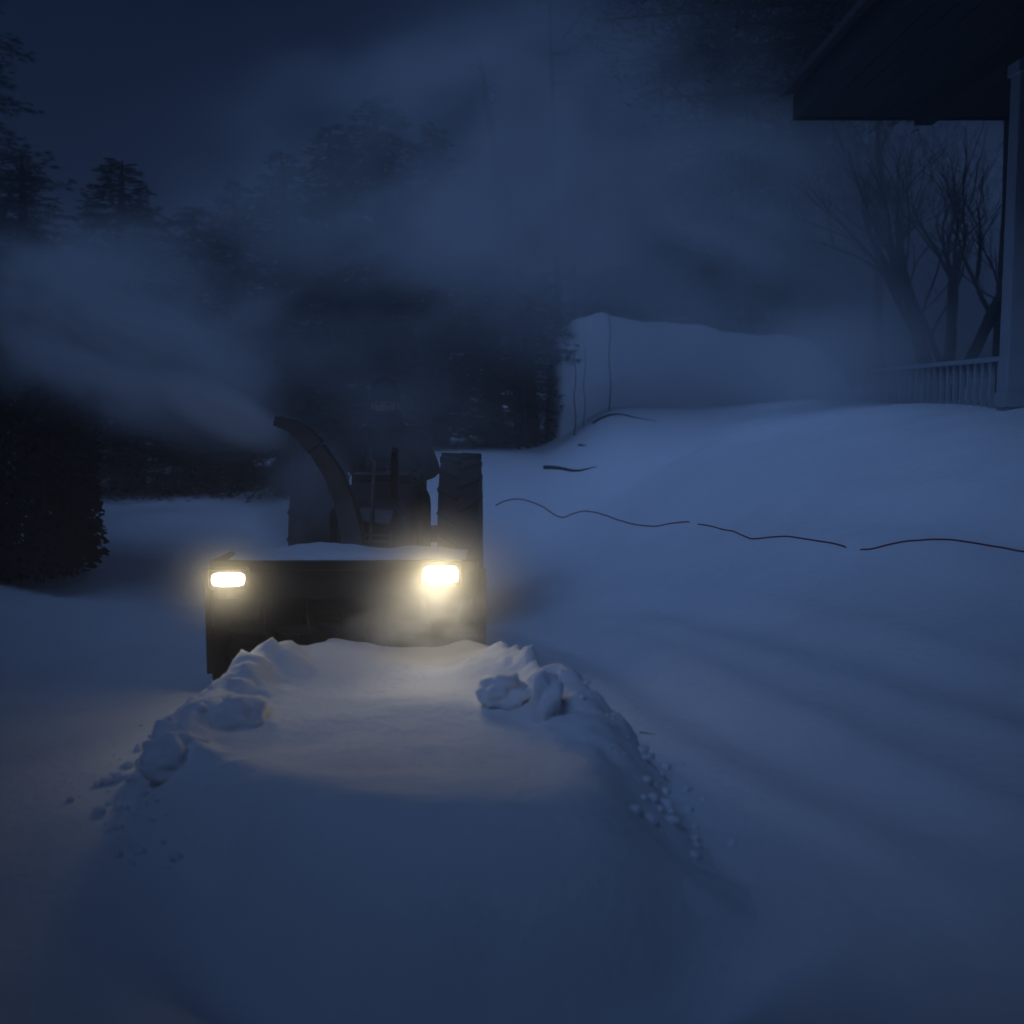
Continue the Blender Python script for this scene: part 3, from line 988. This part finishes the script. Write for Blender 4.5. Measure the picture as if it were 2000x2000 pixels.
pole_tree(984, 380, 936, 110, 12.2, 0.075, 'leaning slender trunk alone against the sky', 3)
pole_tree(1085, 400, 1066, -120, 15.0, 0.045, 'thin straight trunk left of the overhanging boughs', 5, [(1080, 105, .5, .05)])
pole_tree(1716, 640, 1718, 150, 13.5, 0.075, 'thin dark trunk left of the many-stemmed tree', 7)
pole_tree(1462, 560, 1460, -60, 15.0, 0.06, 'slender trunk among the boughs of the tall evergreen', 9, [(1462, 245, -1.1, -.05)])

# evergreens added on the left, mostly unseen, to shade the near snow
for k, x, y, h_, lb in ((0, -6.6, 2.2, 7.5, 'unseen tall evergreen added for shade left of the yard nearest the house'),
                        (1, -6.4, 0.4, 8.5, 'unseen broad evergreen added for shade between the two nearest the house'),
                        (2, -7.0, 5.4, 8.5, 'unseen tall evergreen added for shade left of the dark shrub'),
                        (2, -5.6, 8.8, 3.6, 'dark evergreen added to darken the upper left edge'),  # put here to darken the upper left
                        (0, -6.2, 11.0, 4.2, 'evergreen added for shade behind the one at the upper left edge'),
                        (1, -5.0, -0.2, 7.5, 'unseen broad evergreen added for shade at the left end of the house')):
    conifer(k, x, y, h_, x, lb, 1.7)

conifer(3, -8.2, 16.5, 9.5, 0.7, 'tall narrow evergreen added to darken the left edge behind the shrub', 1.4)  # added tree, stands in for the darkness at the left edge
conifer(3, -3.5, 0.7, 7.6, 1.7, 'unseen narrow evergreen added to shade the snow left of the tongue', 1.0)  # out of view, added so its shadow falls on the left snow

# big near pine whose boughs hang in at the top
def pine_boughs():
    Yp = 11.0
    b = at(1885, 700, Yp)
    root = empty('pine_tree', (b.x + 0.6, Yp + .5, H(b.x, Yp)))
    rr = random.Random(21)
    bt = bmesh.new(); bc = bmesh.new()
    tube(bt, [(0, 0, -.3), (.05, 0, 2), (0, 0, 4), (-.1, 0, 6), (0, 0, 8.5)], [.13, .12, .11, .09, .04], 10)
    for (px, py, L, r) in ((1170, 40, 2.2, 0), (1210, 120, 1.9, 0), (1300, 60, 1.7, 0), (1290, 190, 1.5, 0), (1390, 110, 1.4, 0), (1430, -20, 1.2, 0), (1500, 60, 1.0, 0), (1560, 180, 1, 0), (1680, 120, 1, 0), (1760, 190, 1.2, 0), (1620, -20, 1, 0), (1240, -40, 1, 0), (1850, 120, 1, 0), (1340, -30, 1, 0)):
        tip = at(px, py, Yp + rr.uniform(-.5, .8)) - root.location
        s = Vector((0, 0, tip.z + rr.uniform(-.2, .5)))
        m_ = s.lerp(tip, .5) + Vector((0, 0, .18))
        tube(bt, [s, m_, tip], [.06, .035, .008], 6)
        for k in range(330):
            t = rr.uniform(.2, 1.03)
            c = (s.lerp(m_, t * 2) if t < .5 else m_.lerp(tip, t * 2 - 1)) + Vector((rr.gauss(0, .22), rr.gauss(0, .35), rr.gauss(-.05, .10)))
            for w in range(5):
                v1 = Vector((rr.uniform(-1, 1), rr.uniform(-1, 1), rr.uniform(-.7, .5))).normalized() * rr.uniform(.06, .13)
                v2 = Vector((rr.uniform(-1, 1), rr.uniform(-1, 1), rr.uniform(-1, 1))) * .010
                vs = [bc.verts.new(c - v2), bc.verts.new(c + v2), bc.verts.new(c + v1)]
                bc.faces.new(vs)
    obj('trunk', bt, M_bark, root, smooth=True)
    obj('crown', bc, M_needle, root)
    tag(root, 'large pine whose dark boughs hang across the top right of the sky', 'tree')
pine_boughs()

# dark clipped shrub on the left
def shrub():
    base = Vector((-3.72, 7.9, H(-3.72, 7.9) - .08))
    root = empty('evergreen_shrub', base)
    rr = random.Random(5)
    bc = bmesh.new(); bt = bmesh.new()
    for k in range(7):
        a = k * .9
        tube(bt, [(0, 0, -.1), (.15 * math.cos(a), .15 * math.sin(a), .6), (.35 * math.cos(a), .35 * math.sin(a), 1.4)], [.04, .03, .01], 6)
    for i in range(24000):
        # box-like volume with rounded edges, filled mostly near the skin
        u = Vector((rr.uniform(-1, 1), rr.uniform(-1, 1), rr.uniform(-1, 1)))
        k = max(abs(u.x), abs(u.y), abs(u.z))
        u = u / k * rr.uniform(.72, 1.03)
        n2 = u.normalized() * (1.18)
        u = u * .75 + n2 * .25
        c = Vector((u.x * .56, u.y * .56, .84 + u.z * .82))
        c += Vector((math.sin(c.z * 7) * .03, 0, math.sin(c.x * 6) * .06))
        v1 = (u.normalized() + Vector((rr.uniform(-.8, .8), rr.uniform(-.8, .8), rr.uniform(-.5, .8)))).normalized() * rr.uniform(.03, .07)
        v2 = Vector((rr.uniform(-1, 1), rr.uniform(-1, 1), rr.uniform(-1, 1))) * .026
        vs = [bc.verts.new(c - v2), bc.verts.new(c + v2), bc.verts.new(c + v1 + v2 * .3), bc.verts.new(c + v1 * 1.1 - v2 * .4)]
        bc.faces.new(vs)
    obj('stem', bt, M_bark, root); obj('foliage', bc, M_needle, root)
    tag(root, 'dense black evergreen shrub standing on the snow at the left edge', 'shrub')
shrub()

# far woods: one mass
def woods():
    bm = bmesh.new(); rr = random.Random(8)
    for i in range(150):
        a = rr.uniform(-1.05, 1.05)
        d = rr.uniform(27, 42)
        x, y = d * math.sin(a), d * math.cos(a)
        h = rr.uniform(4.5, 8.5) * (0.80 if x / y < 0.08 else 1.3)
        z = H(x, y)
        tube(bm, [(x, y, z - .3), (x, y, z + h)], [.16, .03], 5, cap=False)
        for k in range(150):
            t = rr.uniform(.05, 1); w = (1 - t) ** .8 * 1.9 + .15
            th = rr.uniform(0, 6.28)
            c = Vector((x + math.cos(th) * w * rr.uniform(.3, 1), y + math.sin(th) * w * rr.uniform(.3, 1), z + h * t))
            v1 = Vector((math.cos(th), math.sin(th), rr.uniform(-.8, .1))) * rr.uniform(.3, .6)
            v2 = Vector((-math.sin(th), math.cos(th), rr.uniform(-.4, .4))) * rr.uniform(.08, .2)
            bm.faces.new([bm.verts.new(c - v2), bm.verts.new(c + v2), bm.verts.new(c + v1)])
    tag(obj('woods', bm, M_needle), 'dark woods far behind the yard, fading in the haze', kind='stuff')
woods()

# ------------------------------------------------------------------ haze and blown snow
def volume_mat(name, density, col=(0.95, 0.97, 1.0), aniso=0.3):
    m = bpy.data.materials.new(name); m.use_nodes = True
    t = m.node_tree; t.nodes.clear()
    o = t.nodes.new('ShaderNodeOutputMaterial')
    v = t.nodes.new('ShaderNodeVolumePrincipled')
    v.inputs['Color'].default_value = (*col, 1)
    v.inputs['Density'].default_value = density
    v.inputs['Anisotropy'].default_value = aniso
    t.links.new(v.outputs[0], o.inputs['Volume'])
    return m, t, v
hm, _, _ = volume_mat('haze_air', 0.016, (0.93, 0.96, 1.0), 0.6)
bm = bmesh.new(); box(bm, (0, 20, 6.2), (124, 104, 16.4))
hz = obj('haze', bm, hm); tag(hz, kind='stuff')

def puff(loc, size, rot, density, nscale, seed, label, lo=0.42, hi=0.62, aniso=0.3):
    m, t, v = volume_mat('blown_snow', density, (0.96, 0.98, 1.0), aniso)
    tc = t.nodes.new('ShaderNodeTexCoord')
    ln = t.nodes.new('ShaderNodeVectorMath'); ln.operation = 'LENGTH'
    t.links.new(tc.outputs['Object'], ln.inputs[0])
    mr = t.nodes.new('ShaderNodeMapRange'); mr.interpolation_type = 'SMOOTHSTEP'
    mr.inputs['From Min'].default_value = 1.0; mr.inputs['From Max'].default_value = 0.15
    t.links.new(ln.outputs['Value'], mr.inputs['Value'])
    n = t.nodes.new('ShaderNodeTexNoise'); n.noise_dimensions = '4D'
    n.inputs['W'].default_value = seed; n.inputs['Scale'].default_value = nscale
    n.inputs['Detail'].default_value = 4.5; n.inputs['Distortion'].default_value = 0.4
    t.links.new(tc.outputs['Object'], n.inputs['Vector'])
    m2 = t.nodes.new('ShaderNodeMapRange'); m2.interpolation_type = 'SMOOTHSTEP'
    m2.inputs['From Min'].default_value = lo; m2.inputs['From Max'].default_value = hi
    t.links.new(n.outputs['Fac'], m2.inputs['Value'])
    mu = t.nodes.new('ShaderNodeMath'); mu.operation = 'MULTIPLY'
    t.links.new(mr.outputs[0], mu.inputs[0]); t.links.new(m2.outputs[0], mu.inputs[1])
    mu2 = t.nodes.new('ShaderNodeMath'); mu2.operation = 'MULTIPLY'; mu2.inputs[1].default_value = density
    t.links.new(mu.outputs[0], mu2.inputs[0])
    t.links.new(mu2.outputs[0], v.inputs['Density'])
    bm = bmesh.new(); bmesh.ops.create_icosphere(bm, subdivisions=3, radius=1.0)
    o = obj('blown_snow', bm, m, smooth=True)
    o.location = loc; o.scale = size; o.rotation_euler = rot
    tag(o, label, kind='stuff')
    return o
# plume from the deflector towards the upper left, the drifting cloud behind, dust at the mouth
puff((-1.58, 5.95, 1.42), (0.48, 0.26, 0.17), (0, R(28), 0), 11.0, 1.4, 1.0, 'snow jet leaving the chute', 0.1, 0.5, 0)
puff((-2.15, 6.4, 1.72), (1.15, 0.70, 0.50), (0, R(27), 0), 6.0, 2.2, 2.0, 'blown snow fanning out from the chute', 0.36, 0.62, 0)
puff((-2.8, 7.2, 2.15), (1.6, 1.0, 0.95), (0, R(16), 0), 2.6, 2.3, 8.0, 'blown snow drifting left', 0.42, 0.62, 0)
puff((-0.9, 9.8, 3.3), (4.0, 1.4, 2.1), (0, R(-20), 0), 1.15, 3.0, 9.0, 'wide veil of blown snow before the evergreens', 0.42, 0.66, 0)
puff((0.0, 9.6, 3.4), (2.1, 1.4, 1.9), (0, R(-24), 0), 1.5, 2.6, 3.0, 'blown snow cloud over the tractor', 0.40, 0.64, 0)
puff((2.0, 10.2, 2.8), (4.0, 1.3, 1.9), (0, R(10), 0), 1.8, 2.5, 4.0, 'blown snow drifting before the bank', 0.38, 0.64, 0)
puff((3.1, 9.4, 1.75), (1.4, 0.8, 0.8), (0, 0, 0), 2.2, 1.4, 11.0, 'blown snow at the foot of the bank near the railing', 0.2, 0.6, 0)
puff((5.2, 13.6, 3.0), (3.0, 1.0, 2.6), (0, 0, 0), 1.6, 1.4, 12.0, 'blown snow behind the bare tree', 0.2, 0.6, 0)
puff((-1.28, 6.85, 0.85), (0.42, 0.40, 0.52), (0, 0, 0), 4.0, 1.4, 13.0, 'blown snow swirling beside the chute', 0.2, 0.6, 0)
puff((-0.70, 6.70, 1.40), (0.95, 0.36, 0.62), (0, R(20), 0), 1.25, 2.4, 14.0, 'wisps of blown snow before the driver', 0.34, 0.66, 0)
puff((-0.45, 5.05, 0.42), (0.50, 0.32, 0.28), (0, 0, 0), 3.2, 1.8, 5.0, 'snow dust at the blower mouth', 0.36, 0.62, 0.4)
puff((TX - 0.57, 5.22, 0.60), (0.44, 0.34, 0.32), (0, 0, 0), 1.4, 1.0, 6.0, 'thin puff added to give the left headlight its halo', 0.0, 0.5, 0.3)  # scattering puff added for the glow round this lamp
puff((TX + 0.52, 5.20, 0.63), (0.62, 0.42, 0.42), (0, 0, 0), 2.0, 1.3, 7.0, 'snow dust round the right headlight, thickened for its halo', 0.1, 0.6, 0.3)  # dust made denser here to widen the glow of this lamp
